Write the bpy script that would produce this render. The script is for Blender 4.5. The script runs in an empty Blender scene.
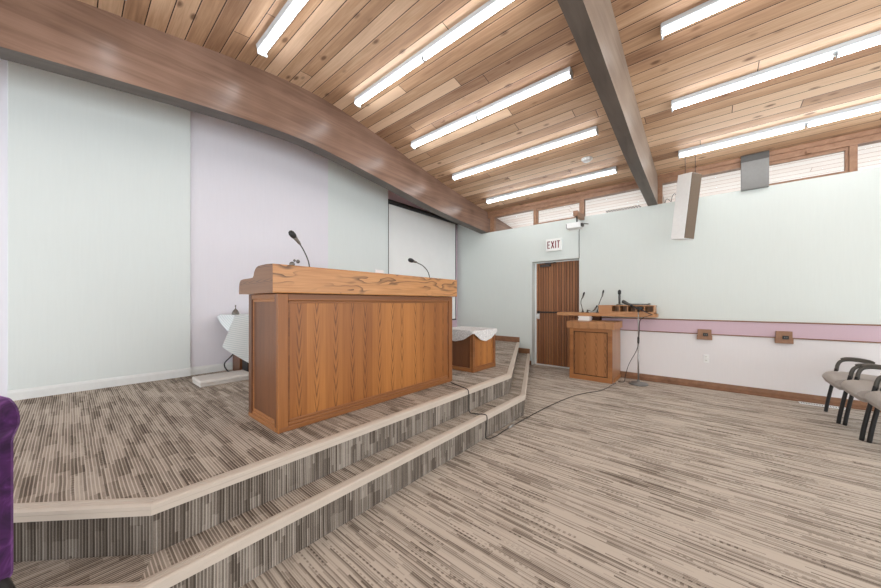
import bpy, bmesh, math, random
from mathutils import Vector, Matrix
random.seed(7)
D = bpy.data
scene = bpy.context.scene
COL = scene.collection
PI = math.pi

# ------------------------------------------------------------------ node helper
class NT:
    def __init__(s, name):
        s.m = D.materials.new(name); s.m.use_nodes = True
        s.t = s.m.node_tree; s.n = s.t.nodes; s.l = s.t.links
        s.b = s.n['Principled BSDF']
    def new(s, typ, **kw):
        x = s.n.new(typ)
        for k, v in kw.items(): setattr(x, k, v)
        return x
    def put(s, sock, v):
        if isinstance(v, (int, float)): sock.default_value = v
        elif isinstance(v, (tuple, list)):
            sock.default_value = tuple(v) + ((1,) if len(v) == 3 and len(sock.default_value) == 4 else ())
        else: s.l.new(v, sock)
    def math(s, op, a, b=0.0, c=None, clamp=False):
        x = s.new('ShaderNodeMath', operation=op, use_clamp=clamp)
        s.put(x.inputs[0], a); s.put(x.inputs[1], b)
        if c is not None: s.put(x.inputs[2], c)
        return x.outputs[0]
    def co(s):
        return s.new('ShaderNodeTexCoord').outputs['Object']
    def dot(s, v, d):
        x = s.new('ShaderNodeVectorMath', operation='DOT_PRODUCT')
        s.put(x.inputs[0], v); x.inputs[1].default_value = d
        return x.outputs['Value']
    def comb(s, a, b=0.0, c=0.0):
        x = s.new('ShaderNodeCombineXYZ')
        for i, v in enumerate((a, b, c)): s.put(x.inputs[i], v)
        return x.outputs[0]
    def white(s, a, b=0.0, c=0.0):
        x = s.new('ShaderNodeTexWhiteNoise', noise_dimensions='3D')
        s.put(x.inputs['Vector'], s.comb(a, b, c))
        return x.outputs['Value']
    def noise(s, vec, scale=1.0, detail=3.0, rough=0.55, dist=0.0):
        x = s.new('ShaderNodeTexNoise')
        s.put(x.inputs['Vector'], vec); x.inputs['Scale'].default_value = scale
        x.inputs['Detail'].default_value = detail; x.inputs['Roughness'].default_value = rough
        x.inputs['Distortion'].default_value = dist
        return x.outputs['Fac']
    def ramp(s, fac, stops, interp='LINEAR'):
        x = s.new('ShaderNodeValToRGB'); e = x.color_ramp.elements; x.color_ramp.interpolation = interp
        while len(e) < len(stops): e.new(0.5)
        for el, (p, c) in zip(e, stops):
            el.position = p; el.color = tuple(c) + (1,) if len(c) == 3 else c
        s.put(x.inputs[0], fac)
        return x.outputs[0]
    def mix(s, fac, a, b, blend='MIX'):
        x = s.new('ShaderNodeMix', data_type='RGBA', blend_type=blend)
        s.put(x.inputs[0], fac); s.put(x.inputs[6], a); s.put(x.inputs[7], b)
        return x.outputs[2]
    def maprange(s, v, a, b, c=0.0, d=1.0):
        x = s.new('ShaderNodeMapRange')
        for i, q in enumerate((v, a, b, c, d)): s.put(x.inputs[i], q)
        return x.outputs[0]
    def bump(s, h, strength=0.2, dist=0.01):
        x = s.new('ShaderNodeBump'); x.inputs['Strength'].default_value = strength
        x.inputs['Distance'].default_value = dist; s.put(x.inputs['Height'], h)
        s.l.new(x.outputs[0], s.b.inputs['Normal'])
    def out(s, col, rough=0.6, spec=0.3, metal=0.0):
        s.put(s.b.inputs['Base Color'], col); s.put(s.b.inputs['Roughness'], rough)
        s.b.inputs['Specular IOR Level'].default_value = spec; s.b.inputs['Metallic'].default_value = metal
        return s.m

AX = {'x': (1, 0, 0), 'y': (0, 1, 0), 'z': (0, 0, 1)}
def lin(r, g, b):
    f = lambda c: (c/255/12.92) if c/255 <= 0.04045 else ((c/255+0.055)/1.055)**2.4
    return (f(r), f(g), f(b))

def plain(name, col, rough=0.5, spec=0.3, metal=0.0, var=0.06, scale=30):
    n = NT(name); f = n.noise(n.co(), scale, 2)
    d = tuple(c*(1-var) for c in col); h = tuple(min(1, c*(1+var)) for c in col)
    return n.out(n.ramp(f, [(0.3, d), (0.7, h)]), rough, spec, metal)

def wallpaint(name, col):
    n = NT(name); c = n.co()
    v = n.new('ShaderNodeVectorMath', operation='MULTIPLY'); n.put(v.inputs[0], c); v.inputs[1].default_value = (60, 60, 4)
    f = n.noise(v.outputs[0], 1.0, 3)
    g = n.noise(c, 1.2, 2)
    fac = n.math('ADD', n.math('MULTIPLY', f, 0.5), n.math('MULTIPLY', g, 0.5))
    d = tuple(x*0.98 for x in col); h = tuple(min(1, x*1.015) for x in col)
    return n.out(n.ramp(fac, [(0.3, d), (0.7, h)]), 0.7, 0.25)

def carpet(name, along, across, gain=1.0, stripe=0.0095, contrast=1.0, dashes=1.0, shift=0.0, thread=0.16):
    n = NT(name); c = n.co()
    A = n.dot(c, along); B = n.dot(c, across)
    wob = n.math('MULTIPLY', n.math('SUBTRACT', n.noise(c, 6, 1), 0.5), 0.004)
    B = n.math('ADD', B, wob)
    P = stripe
    s = n.math('FLOOR', n.math('DIVIDE', B, P)); fr = n.math('FRACT', n.math('DIVIDE', B, P))
    r1 = n.white(s, 3.3)
    seg = n.math('FLOOR', n.math('ADD', n.math('DIVIDE', A, 0.34), n.math('MULTIPLY', r1, 9.0)))
    val = n.white(s, seg, 1.7)
    G = P*4.0
    g = n.math('FLOOR', n.math('DIVIDE', B, G)); rg = n.white(g, 8.1)
    segg = n.math('FLOOR', n.math('ADD', n.math('DIVIDE', A, 0.24), n.math('MULTIPLY', rg, 9.0)))
    vg = n.white(g, segg, 5.1)
    big = n.noise(n.comb(n.math('MULTIPLY', A, 1.8), n.math('MULTIPLY', B, 7.0)), 1, 3)
    f = n.math('ADD', n.math('MULTIPLY', val, 0.50-0.45*max(0, thread-.16)/.14*.6), n.math('MULTIPLY', vg, 0.21))
    f = n.math('ADD', f, n.math('MULTIPLY', n.math('SUBTRACT', big, 0.5), 0.45))
    # thin light thread at one side of each stripe
    thr = n.math('MULTIPLY', n.math('LESS_THAN', fr, 0.34), thread)
    f = n.math('ADD', n.math('ADD', f, thr), 0.13-shift)
    dash = n.math('GREATER_THAN', n.math('FRACT', n.math('DIVIDE', A, 0.028)), 0.5)
    isd = n.math('MULTIPLY', n.math('MULTIPLY', n.math('GREATER_THAN', n.white(s, segg, 9.4), 0.90), n.math('GREATER_THAN', big, 0.5)), dashes)
    f = n.math('SUBTRACT', f, n.math('MULTIPLY', n.math('MULTIPLY', isd, dash), 0.30))
    fib = n.noise(c, 260, 2)
    f = n.math('ADD', f, n.math('MULTIPLY', n.math('SUBTRACT', fib, 0.5), 0.20), clamp=True)
    k = lambda t: tuple(x*gain for x in t)
    col = n.ramp(f, [(0.08, k((.115, .092, .075))), (0.26, k((.235, .197, .163))), (0.42, k((.400, .345, .295))), (0.64, k((.640, .575, .500)))])
    n.bump(fib, 0.3, 0.004)
    return n.out(col, 0.95, 0.05)

def planks(name, light=False, w=0.137):
    """boards running along X, laid side by side along Y"""
    n = NT(name); c = n.co()
    X = n.dot(c, AX['x']); Y = n.dot(c, AX['y'])
    p = n.math('FLOOR', n.math('DIVIDE', Y, w)); fr = n.math('FRACT', n.math('DIVIDE', Y, w))
    r = n.white(p, 2.2)
    L = n.math('ADD', n.math('DIVIDE', X, 4.6), n.math('MULTIPLY', r, 13.0))
    bd = n.math('FLOOR', L); fx = n.math('FRACT', L)
    tint = n.white(p, bd, 4.4)
    gv = n.comb(n.math('MULTIPLY', X, 2.2), n.math('MULTIPLY', Y, 46.0), n.math('MULTIPLY', n.white(p, bd), 40))
    grain = n.noise(gv, 1.0, 4, 0.6, 0.8)
    blotch = n.noise(n.comb(n.math('MULTIPLY', X, 1.3), n.math('MULTIPLY', Y, 5.0), tint), 1.0, 2)
    f = n.math('ADD', n.math('MULTIPLY', grain, 0.38), n.math('MULTIPLY', tint, 0.42))
    f = n.math('ADD', f, n.math('MULTIPLY', blotch, 0.30))
    if light:
        col = n.ramp(f, [(0.2, (.90, .76, .70)), (0.8, (.98, .92, .89))]); gcol = (.50, .32, .27); kn = 0.15
    else:
        col = n.ramp(f, [(0.25, (.26, .138, .080)), (0.50, (.53, .330, .200)), (0.75, (.78, .56, .385))]); gcol = (.045, .022, .014); kn = 0.8
    vor = n.new('ShaderNodeTexVoronoi'); vor.inputs['Scale'].default_value = 1.0
    n.put(vor.inputs['Vector'], n.comb(n.math('MULTIPLY', X, 3.0), n.math('MULTIPLY', Y, 6.5), 0.0))
    knot = n.maprange(vor.outputs['Distance'], 0.08, 0.18, 1.0, 0.0)
    knot = n.math('MULTIPLY', knot, n.math('GREATER_THAN', n.noise(c, 2.5, 1), 0.42))
    col = n.mix(n.math('MULTIPLY', knot, kn), col, (.13, .058, .03) if not light else (.7, .5, .42))
    gw = 0.055 if not light else 0.07
    e1 = n.math('LESS_THAN', fr, gw); e2 = n.math('LESS_THAN', fx, 0.0014)
    gr = n.math('MAXIMUM', e1, e2)
    col = n.mix(gr, col, gcol)
    hl = n.math('MULTIPLY', n.math('LESS_THAN', n.math('ABSOLUTE', n.math('SUBTRACT', fr, gw+0.03)), 0.03), 0.25)
    col = n.mix(hl, col, (.85, .62, .45))
    n.bump(n.math('SUBTRACT', 1.0, gr), 0.5, 0.01)
    return n.out(col, 0.55, 0.3)

def beamwood(name, c0, c1, rough=0.42):
    n = NT(name); c = n.co()
    X = n.dot(c, AX['x']); Y = n.dot(c, AX['y']); Z = n.dot(c, AX['z'])
    f = n.noise(n.comb(n.math('MULTIPLY', X, 14), n.math('MULTIPLY', Y, 0.9), n.math('MULTIPLY', Z, 16)), 1, 4, 0.6, 0.6)
    g = n.noise(c, 2.0, 2)
    f = n.math('ADD', n.math('MULTIPLY', f, 0.6), n.math('MULTIPLY', g, 0.4))
    return n.out(n.ramp(f, [(0.3, c0), (0.7, c1)]), rough, 0.45)

def oak(name, grain, across, dark, lightc, width=0.135, chev=1.0, rough=0.38, spec=0.45, depth=None):
    """boards whose grain runs along `grain`, side by side along `across`, with nested cathedral figure"""
    n = NT(name); c = n.co()
    G = n.dot(c, AX[grain]); S = n.dot(c, AX[across])
    Z3 = n.dot(c, AX[({'x', 'y', 'z'}-{grain, across}).pop()])
    p = n.math('FLOOR', n.math('DIVIDE', S, width)); fr = n.math('FRACT', n.math('DIVIDE', S, width))
    r = n.white(p, 1.3); r2 = n.white(p, 6.3)
    xl = n.math('SUBTRACT', fr, n.math('ADD', 0.35, n.math('MULTIPLY', r2, 0.3)))
    wob = n.noise(n.comb(n.math('MULTIPLY', S, 18), n.math('MULTIPLY', G, 4), n.math('ADD', n.math('MULTIPLY', r, 30), n.math('MULTIPLY', Z3, 6))), 1, 2)
    par = n.math('MULTIPLY', n.math('ABSOLUTE', xl), 1.0)
    ph = n.math('ADD', n.math('MULTIPLY', G, 8.5), n.math('MULTIPLY', par, -7.0))
    ph = n.math('ADD', ph, n.math('ADD', n.math('MULTIPLY', wob, 1.2), n.math('MULTIPLY', r, 9.0)))
    line = n.math('FRACT', ph)
    line = n.maprange(line, 0.50, 0.95, 0.0, 1.0)
    core = n.maprange(n.math('ABSOLUTE', xl), 0.08, 0.18, 1.0, 0.0)
    line = n.math('MULTIPLY', n.math('MULTIPLY', line, core), chev)
    fine = n.noise(n.comb(n.math('MULTIPLY', S, 150), n.math('MULTIPLY', G, 3), n.math('MULTIPLY', Z3, 150)), 1, 4, 0.65)
    broad = n.noise(n.comb(n.math('MULTIPLY', S, 14), n.math('MULTIPLY', G, 1.1), n.math('MULTIPLY', Z3, 14)), 1, 3)
    f = n.math('ADD', n.math('MULTIPLY', fine, 0.35), n.math('MULTIPLY', broad, 0.40))
    f = n.math('ADD', f, n.math('MULTIPLY', r, 0.25))
    col = n.ramp(f, [(0.28, dark), (0.72, lightc)])
    dk = tuple(x*0.36 for x in dark)
    col = n.mix(n.math('MULTIPLY', line, 0.88), col, dk)
    n.bump(fine, 0.06, 0.003)
    return n.out(col, rough, spec)

def swirl_oak(name, dark, lightc):
    """long horizontal board along Y with wide dark flame figure"""
    n = NT(name); c = n.co()
    Y = n.dot(c, AX['y']); Z = n.dot(c, AX['z']); X = n.dot(c, AX['x'])
    ZX = n.math('ADD', Z, n.math('MULTIPLY', X, 0.8))
    d = n.noise(n.comb(n.math('MULTIPLY', Y, 2.6), n.math('MULTIPLY', ZX, 9.0), 3.0), 1, 2)
    ph = n.math('ADD', n.math('MULTIPLY', ZX, 14), n.math('MULTIPLY', d, 5.5))
    line = n.maprange(n.math('FRACT', ph), 0.62, 1.0, 0.0, 1.0)
    line = n.math('MULTIPLY', line, n.maprange(n.noise(n.comb(n.math('MULTIPLY', Y, 2), n.math('MULTIPLY', ZX, 6), 9.0), 1, 1), 0.42, 0.60))
    fine = n.noise(n.comb(n.math('MULTIPLY', X, 120), n.math('MULTIPLY', Y, 3), n.math('MULTIPLY', Z, 120)), 1, 4)
    col = n.ramp(n.math('ADD', n.math('MULTIPLY', fine, 0.6), n.math('MULTIPLY', d, 0.4)), [(0.3, dark), (0.7, lightc)])
    col = n.mix(n.math('MULTIPLY', line, 0.95), col, tuple(x*0.24 for x in dark))
    return n.out(col, 0.33, 0.5)

def emis(name, col, s):
    n = NT(name); f = n.noise(n.co(), 3, 1)
    c = n.ramp(f, [(0, tuple(x*0.97 for x in col)), (1, col)])
    n.out(c, 0.5); n.l.new(c, n.b.inputs['Emission Color']); n.b.inputs['Emission Strength'].default_value = s
    return n.m

M = {}
M['mint'] = wallpaint('mint_paint', (.66, .71, .685))
M['lav'] = wallpaint('lavender_paint', (.795, .785, .85))
M['mint_panel'] = wallpaint('mint_panel_paint', (.75, .81, .805))
M['lilac_white'] = wallpaint('lilac_white_paint', (.77, .755, .765))
M['pink'] = wallpaint('pink_paint', (.60, .455, .52))
M['dullpink'] = wallpaint('dull_pink_paint', (.68, .53, .62))
M['white_trim'] = plain('white_trim_paint', (.80, .83, .83), 0.45, var=.02)
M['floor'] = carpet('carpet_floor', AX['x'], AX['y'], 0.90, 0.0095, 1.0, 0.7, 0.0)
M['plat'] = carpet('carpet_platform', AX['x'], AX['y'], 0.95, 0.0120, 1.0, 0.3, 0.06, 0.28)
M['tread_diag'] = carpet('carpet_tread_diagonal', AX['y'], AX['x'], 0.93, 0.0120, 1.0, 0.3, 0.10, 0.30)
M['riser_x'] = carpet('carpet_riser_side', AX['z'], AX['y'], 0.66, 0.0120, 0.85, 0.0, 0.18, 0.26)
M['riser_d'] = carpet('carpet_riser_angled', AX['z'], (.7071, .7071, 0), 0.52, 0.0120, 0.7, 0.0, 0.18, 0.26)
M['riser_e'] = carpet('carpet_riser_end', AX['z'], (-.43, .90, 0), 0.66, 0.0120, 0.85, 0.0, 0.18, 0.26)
M['nosing'] = plain('taupe_vinyl', lin(198, 187, 175), 0.5, .35, var=.03, scale=8)
M['ceil'] = planks('cedar_ceiling_boards')
M['soffit'] = planks('overexposed_soffit_boards', True)  # same boards as the ceiling, daylight overexposure painted in as a pale colour
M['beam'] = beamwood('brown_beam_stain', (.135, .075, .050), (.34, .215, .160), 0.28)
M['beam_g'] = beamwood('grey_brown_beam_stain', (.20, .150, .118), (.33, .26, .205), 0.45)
M['beam_under_shade'] = beamwood('beam_underside_painted_shade', (.085, .068, .056), (.155, .127, .107), 0.5)  # beam wood darkened so the undersides carry their shade in the colour
M['frame'] = beamwood('window_cedar', (.21, .105, .056), (.37, .205, .122), 0.5)
M['wood_base'] = beamwood('baseboard_wood', (.17, .080, .040), (.31, .155, .080), 0.45)
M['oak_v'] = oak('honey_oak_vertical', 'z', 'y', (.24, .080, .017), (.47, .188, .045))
M['oak_vx'] = oak('honey_oak_vertical_shaded', 'z', 'x', (.105, .038, .015), (.205, .082, .033), chev=0.3)  # honey oak darkened, painting in the shade on the desk's end face
M['oak_h'] = oak('honey_oak_rail', 'y', 'z', (.150, .052, .015), (.29, .112, .034), 0.06, 0.2)
M['oak_hx'] = oak('honey_oak_rail_end', 'x', 'z', (.25, .095, .03), (.41, .175, .06), 0.06, 0.2)
M['oak_top'] = swirl_oak('honey_oak_counter', (.40, .170, .055), (.62, .315, .125))
M['oak_end'] = oak('dark_oak_end', 'x', 'z', (.19, .090, .046), (.33, .175, .098), 0.09, 0.9)  # darker brown oak for the end faces of the desk top
M['oak_stile'] = oak('oak_stile', 'z', 'y', (.19, .064, .016), (.36, .140, .038), 0.2, 0.15)
M['oak_lect'] = oak('oak_lectern_panel', 'z', 'x', (.23, .088, .026), (.40, .172, .06), 0.16, 1.0)
M['oak_ltop'] = oak('oak_lectern_top', 'x', 'y', (.34, .150, .060), (.56, .29, .13), 0.2, 0.4)
M['oak_side'] = oak('oak_side_panel', 'z', 'y', (.28, .125, .055), (.45, .22, .105), 0.2, 0.3, rough=0.28, spec=.6)
M['door'] = oak('door_batten_wood', 'z', 'x', (.22, .085, .036), (.40, .175, .075), 0.05, 0.15)
M['door_dark'] = plain('door_groove', (.07, .028, .014), 0.6)
M['fixture'] = plain('fixture_white_enamel', (.58, .62, .65), 0.35, .4, var=.02)
M['tube'] = emis('lit_fluorescent_tube', (.97, .985, 1.0), 16.0)
M['socket'] = plain('lamp_socket', (.45, .46, .47), 0.4)
M['black'] = plain('black_plastic', (.018, .018, .019), 0.42, .4)
M['darkgrey'] = plain('dark_grey_metal', (.07, .068, .065), 0.35, .5, .3)
M['greymetal'] = plain('grey_painted_metal', (.19, .188, .182), 0.45, .4, .2, var=.04)
M['chrome'] = plain('steel', (.40, .395, .39), 0.3, .5, .9)
M['white'] = plain('white_plastic', (.82, .83, .83), 0.4, .4, var=.02)
M['paper'] = plain('white_paper', (.83, .80, .80), 0.8, .1, var=.03)
M['speaker_white'] = plain('speaker_white_side', (.86, .87, .86), 0.5, .3, var=.02)
M['speaker_brown'] = plain('speaker_brown_grille', (.17, .130, .098), 0.85, .1, var=.15, scale=220)
M['seat'] = plain('taupe_upholstery', (.50, .475, .455), 0.95, .1, var=.10, scale=180)
M['arm'] = plain('dark_olive_grey_armrest', (.085, .082, .072), 0.35, .5)
M['red'] = plain('dark_red_sign_paint', (.20, .012, .022), 0.5)
M['sign'] = plain('sign_white', (.86, .87, .85), 0.4, var=.02)
M['screen'] = plain('screen_fabric', (.90, .92, .92), 0.8, .1, var=.012, scale=4)
M['sheet'] = plain('pewter', (.20, .19, .175), 0.3, .5, .8)
M['cushion'] = plain('pale_grey_vinyl', (.66, .64, .61), 0.5, .3, var=.04, scale=10)
# striped satin cloth
n = NT('pale_blue_ribbed_satin'); c = n.co(); z = n.dot(c, (0.25, 0.25, 1))
fr = n.math('FRACT', n.math('DIVIDE', z, 0.022))
M['satin'] = n.out(n.ramp(n.maprange(n.math('ABSOLUTE', n.math('SUBTRACT', fr, .5)), 0, .5), [(0.2, (.66, .74, .77)), (0.8, (.83, .89, .91))]), 0.35, .5)
# lace
n = NT('white_lace'); c = n.co()
v = n.new('ShaderNodeTexVoronoi'); v.inputs['Scale'].default_value = 70; n.put(v.inputs['Vector'], c)
M['lace'] = n.out(n.ramp(n.math('ADD', v.outputs['Distance'], n.math('MULTIPLY', n.noise(c, 30, 3), .3)), [(0.2, (.90, .90, .89)), (0.75, (.60, .60, .60))]), 0.8, .1)
# velvet, with dark folds and lighter streaks painted into its colour
n = NT('purple_velvet'); c = n.co()
f = n.noise(c, 14, 3, 0.6, 1.2)
M['velvet'] = n.out(n.ramp(f, [(0.35, (.012, .002, .020)), (0.55, (.055, .010, .080)), (0.75, (.20, .065, .26))]), 0.55, .2)
n.b.inputs['Sheen Weight'].default_value = 0.8; n.b.inputs['Sheen Tint'].default_value = (.75, .4, .95, 1)
# glass
n = NT('window_glass'); f = n.noise(n.co(), 2, 1)
n.out(n.ramp(f, [(0, (.97, .98, .98)), (1, (1, 1, 1))]), 0.0, .5); n.b.inputs['Transmission Weight'].default_value = 1.0; n.b.inputs['IOR'].default_value = 1.02
M['glass'] = n.m
M['snow'] = plain('pale_gravel', (.42, .40, .38), 0.9, .1)

# ------------------------------------------------------------------ mesh helpers
class MB:
    def __init__(s): s.bm = bmesh.new()
    def box(s, x0, x1, y0, y1, z0, z1, bev=0.0, seg=2, mat=None, mi=0):
        b = bmesh.new(); bmesh.ops.create_cube(b, size=1)
        for v in b.verts:
            v.co = Vector((x0+(v.co.x+.5)*(x1-x0), y0+(v.co.y+.5)*(y1-y0), z0+(v.co.z+.5)*(z1-z0)))
        if bev > 0: bmesh.ops.bevel(b, geom=list(b.edges), offset=bev, segments=seg, profile=0.5, affect='EDGES')
        return s.add(b, mat, mi)
    def add(s, b, mat=None, mi=0):
        if mat is not None: bmesh.ops.transform(b, matrix=mat, verts=b.verts)
        for f in b.faces: f.material_index = mi
        me = D.meshes.new('tmp'); b.to_mesh(me); b.free()
        s.bm.from_mesh(me); D.meshes.remove(me)
        return s
    def face(s, pts, mi=0):
        vs = [s.bm.verts.new(p) for p in pts]; f = s.bm.faces.new(vs); f.material_index = mi; return s
    def prism(s, poly, axis, a, b, bev=0.0, mi=0):
        """extrude a 2-D polygon along an axis; poly coords are the two other axes in xyz order"""
        t = bmesh.new()
        def mk(p, w):
            if axis == 'x': return (w, p[0], p[1])
            if axis == 'y': return (p[0], w, p[1])
            return (p[0], p[1], w)
        A = [t.verts.new(mk(p, a)) for p in poly]; B = [t.verts.new(mk(p, b)) for p in poly]
        t.faces.new(A); t.faces.new(B[::-1]); k = len(poly)
        for i in range(k): t.faces.new((A[i], A[(i+1) % k], B[(i+1) % k], B[i]))
        bmesh.ops.recalc_face_normals(t, faces=t.faces)
        if bev > 0: bmesh.ops.bevel(t, geom=list(t.edges), offset=bev, segments=2, profile=0.5, affect='EDGES')
        return s.add(t, None, mi)
    def tube(s, pts, r, sides=10, caps=True, sx=1.0):
        pts = [Vector(p) for p in pts]; t = bmesh.new(); rings = []
        rs = r if isinstance(r, (list, tuple)) else [r]*len(pts)
        up = None
        for i, p in enumerate(pts):
            d = (pts[min(i+1, len(pts)-1)]-pts[max(i-1, 0)]).normalized()
            if up is None:
                up = Vector((0, 0, 1)) if abs(d.z) < .9 else Vector((1, 0, 0))
            u = d.cross(up).normalized(); w = u.cross(d).normalized(); up = w
            rings.append([t.verts.new(p+(u*math.cos(2*PI*k/sides)*sx+w*math.sin(2*PI*k/sides))*rs[i]) for k in range(sides)])
        for a, b in zip(rings, rings[1:]):
            for k in range(sides): t.faces.new((a[k], a[(k+1) % sides], b[(k+1) % sides], b[k]))
        if caps: t.faces.new(rings[0][::-1]); t.faces.new(rings[-1])
        for f in t.faces: f.smooth = True
        bmesh.ops.recalc_face_normals(t, faces=t.faces)
        return s.add(t)
    def lathe(s, prof, c, sides=24):
        t = bmesh.new(); rings = []
        for (r, z) in prof:
            rings.append([t.verts.new((c[0]+max(r, 1e-4)*math.cos(2*PI*k/sides), c[1]+max(r, 1e-4)*math.sin(2*PI*k/sides), c[2]+z)) for k in range(sides)])
        for a, b in zip(rings, rings[1:]):
            for k in range(sides): t.faces.new((a[k], a[(k+1) % sides], b[(k+1) % sides], b[k]))
        t.faces.new(rings[0][::-1]); t.faces.new(rings[-1])
        for f in t.faces: f.smooth = True
        bmesh.ops.recalc_face_normals(t, faces=t.faces)
        return s.add(t)
    def grid(s, rows):
        """rows of points -> smooth sheet"""
        V = [[s.bm.verts.new(p) for p in r] for r in rows]
        for a, b in zip(V, V[1:]):
            for k in range(len(a)-1):
                f = s.bm.faces.new((a[k], a[k+1], b[k+1], b[k])); f.smooth = True
        return s
    def build(s, name, mat, parent=None, org=None, kind=None):
        me = D.meshes.new(name); s.bm.to_mesh(me); s.bm.free()
        for m in (mat if isinstance(mat, (list, tuple)) else [mat]): me.materials.append(m)
        o = D.objects.new(name, me); COL.objects.link(o)
        o0 = Vector((0, 0, 0))
        if parent is not None:
            o.parent = parent; o0 = Vector(parent.get('_w', (0, 0, 0)))
        elif org is not None:
            o0 = Vector(org); o.location = o0
        if o0.length: me.transform(Matrix.Translation(-o0))
        o['_w'] = tuple(o0)
        if kind: o['kind'] = kind
        return o

def tag(o, label, cat, group=None):
    o['label'] = label; o['category'] = cat
    if group: o['group'] = group
    return o
def thing(name, loc, label, cat, group=None):
    o = D.objects.new(name, None); COL.objects.link(o); o.location = loc; o.empty_display_size = .1
    o['_w'] = tuple(loc)
    return tag(o, label, cat, group)
def copy_tree(o, parent=None):
    c = o.copy(); COL.objects.link(c)
    if parent is not None: c.parent = parent
    for ch in list(o.children): copy_tree(ch, c)
    return c
def spline(pts, n=8):
    """Catmull-Rom through 3-D points"""
    P = [Vector(p) for p in pts]; P = [2*P[0]-P[1]]+P+[2*P[-1]-P[-2]]; out = []
    for i in range(1, len(P)-2):
        for k in range(n):
            t = k/n; a, b, c_, d = P[i-1:i+3]
            out.append(0.5*((2*b)+(-a+c_)*t+(2*a-5*b+4*c_-d)*t*t+(-a+3*b-3*c_+d)*t**3))
    out.append(P[-2]); return out

# ------------------------------------------------------------------ setting
YB, HP, HL = 5.955, .424, .215
def prof(tab):
    P = spline([(y, z, 0) for y, z in tab], 6); return [(p.x, p.y) for p in P]
TOP = prof([(-3.5, 3.02), (-1.2, 3.37), (.13, 3.58), (1.12, 3.74), (1.80, 3.805), (2.3, 3.785), (2.94, 3.69), (3.7, 3.54), (4.5, 3.405), (5.3, 3.30), (6.1, 3.20), (7.4, 3.04)])
BOT = prof([(-3.5, 2.48), (-1.2, 2.86), (-.31, 2.995), (.73, 3.12), (1.5, 3.18), (2.1, 3.168), (3.13, 3.045), (4.33, 2.89), (5.955, 2.772), (7.4, 2.64)])
def zc(y):
    for a, b in zip(TOP, TOP[1:]):
        if a[0] <= y <= b[0]: return a[1]+(b[1]-a[1])*(y-a[0])/(b[0]-a[0])
    return TOP[0][1]

MB().box(-5.2, 4.0, -3.5, 6.30, -.12, 0).build('floor', M['floor'], kind='structure')
# ceiling sheet, inside and the soffit that continues outdoors
def sheet(y0, y1, m, name):
    ys = [y0]+[y for y, _ in TOP if y0 < y < y1]+[y1]
    poly = [(y, zc(y)) for y in ys]+[(y, zc(y)+.06) for y in reversed(ys)]
    mb = MB(); mb.prism(poly, 'x', -5.2, 4.0)
    return mb.build(name, m, kind='structure')
sheet(-3.5, 6.05, M['ceil'], 'ceiling')
sheet(6.05, 7.4, M['soffit'], 'ceiling_soffit')
# beams
def beam(x0, x1, m, name):
    poly = BOT+[(y, z+.005) for y, z in reversed(TOP)]
    mb = MB(); mb.prism(poly, 'x', x0, x1)
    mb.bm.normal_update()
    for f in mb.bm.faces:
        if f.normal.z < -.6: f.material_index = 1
    return mb.build(name, [m, M['beam_under_shade']], kind='structure')
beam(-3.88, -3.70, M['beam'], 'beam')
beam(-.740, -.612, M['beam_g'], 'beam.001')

# back wall with the doorway
mb = MB()
mb.box(-5.2, -2.68, YB, 6.20, 0, 2.775).box(-1.785, 4.0, YB, 6.20, 0, 2.775).box(-2.68, -1.785, YB, 6.20, 2.043, 2.775).box(-5.2, -3.88, YB, 6.20, 2.775, 3.23)
mb.build('wall_back', M['mint'], kind='structure')
MB().box(-1.785, 4.0, YB-.006, YB, .0, .79).build('wall_back_lower', M['lilac_white'], kind='structure')
MB().box(-1.785, 4.0, YB-.010, YB, .787, .98).build('trim_1', M['pink'], kind='structure')
mb = MB(); mb.box(-1.785, 4.0, YB-.020, YB, .975, .990, .003).box(-1.785, 4.0, YB-.020, YB, .778, .792, .003)
mb.build('trim_2', M['wood_base'], kind='structure')
mb = MB()
mb.prism([(YB-.022, 0), (YB, 0), (YB, .100), (YB-.010, .100), (YB-.014, .062), (YB-.022, .055)], 'x', -1.785, 4.0)
mb.box(-1.785, 4.0, YB-.04, YB-.022, 0, .022, .006)
mb.build('baseboard_back', M['wood_base'], kind='structure')
mb = MB(); mb.box(-4.55, -2.945, YB-.022, YB, HP, HP+.108, .004).box(-2.965, -2.722, YB-.022, YB, HL, HL+.100, .004).box(-2.735, -2.69, YB-.02, YB, 0, .08, .004)
mb.build('baseboard_stage', M['wood_base'], kind='structure')
# left wall: mint panel standing proud, lavender field, mint field, recess behind the screen
MB().box(-4.70, -4.435, -3.5, -.334, 0, 3.9).build('wall_left_lavender_end', M['lav'], kind='structure')
MB().box(-4.70, -4.405, -.334, .872, 0, 3.9, .004).build('wall_left_panel', M['mint_panel'], kind='structure')
MB().box(-4.70, -4.43, .872, 2.554, 0, 3.9).build('wall_left', M['lav'], kind='structure')
MB().box(-4.70, -4.428, 2.554, 3.736, 0, 3.9).build('wall_left_mint', M['mint_panel'], kind='structure')
MB().box(-4.70, -4.55, 3.736, YB, 0, 3.9).build('wall_left_recess', M['dullpink'], kind='structure')
def bb(x, y0, y1, nm):
    m = MB(); m.prism([(x, HP), (x+.012, HP), (x+.012, HP+.065), (x+.006, HP+.085), (x, HP+.088)], 'y', y0, y1)
    m.build(nm, M['white_trim'], kind='structure')
bb(-4.405, -.334, .872, 'baseboard_left'); bb(-4.43, .872, 3.736, 'baseboard_left_2')

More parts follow.
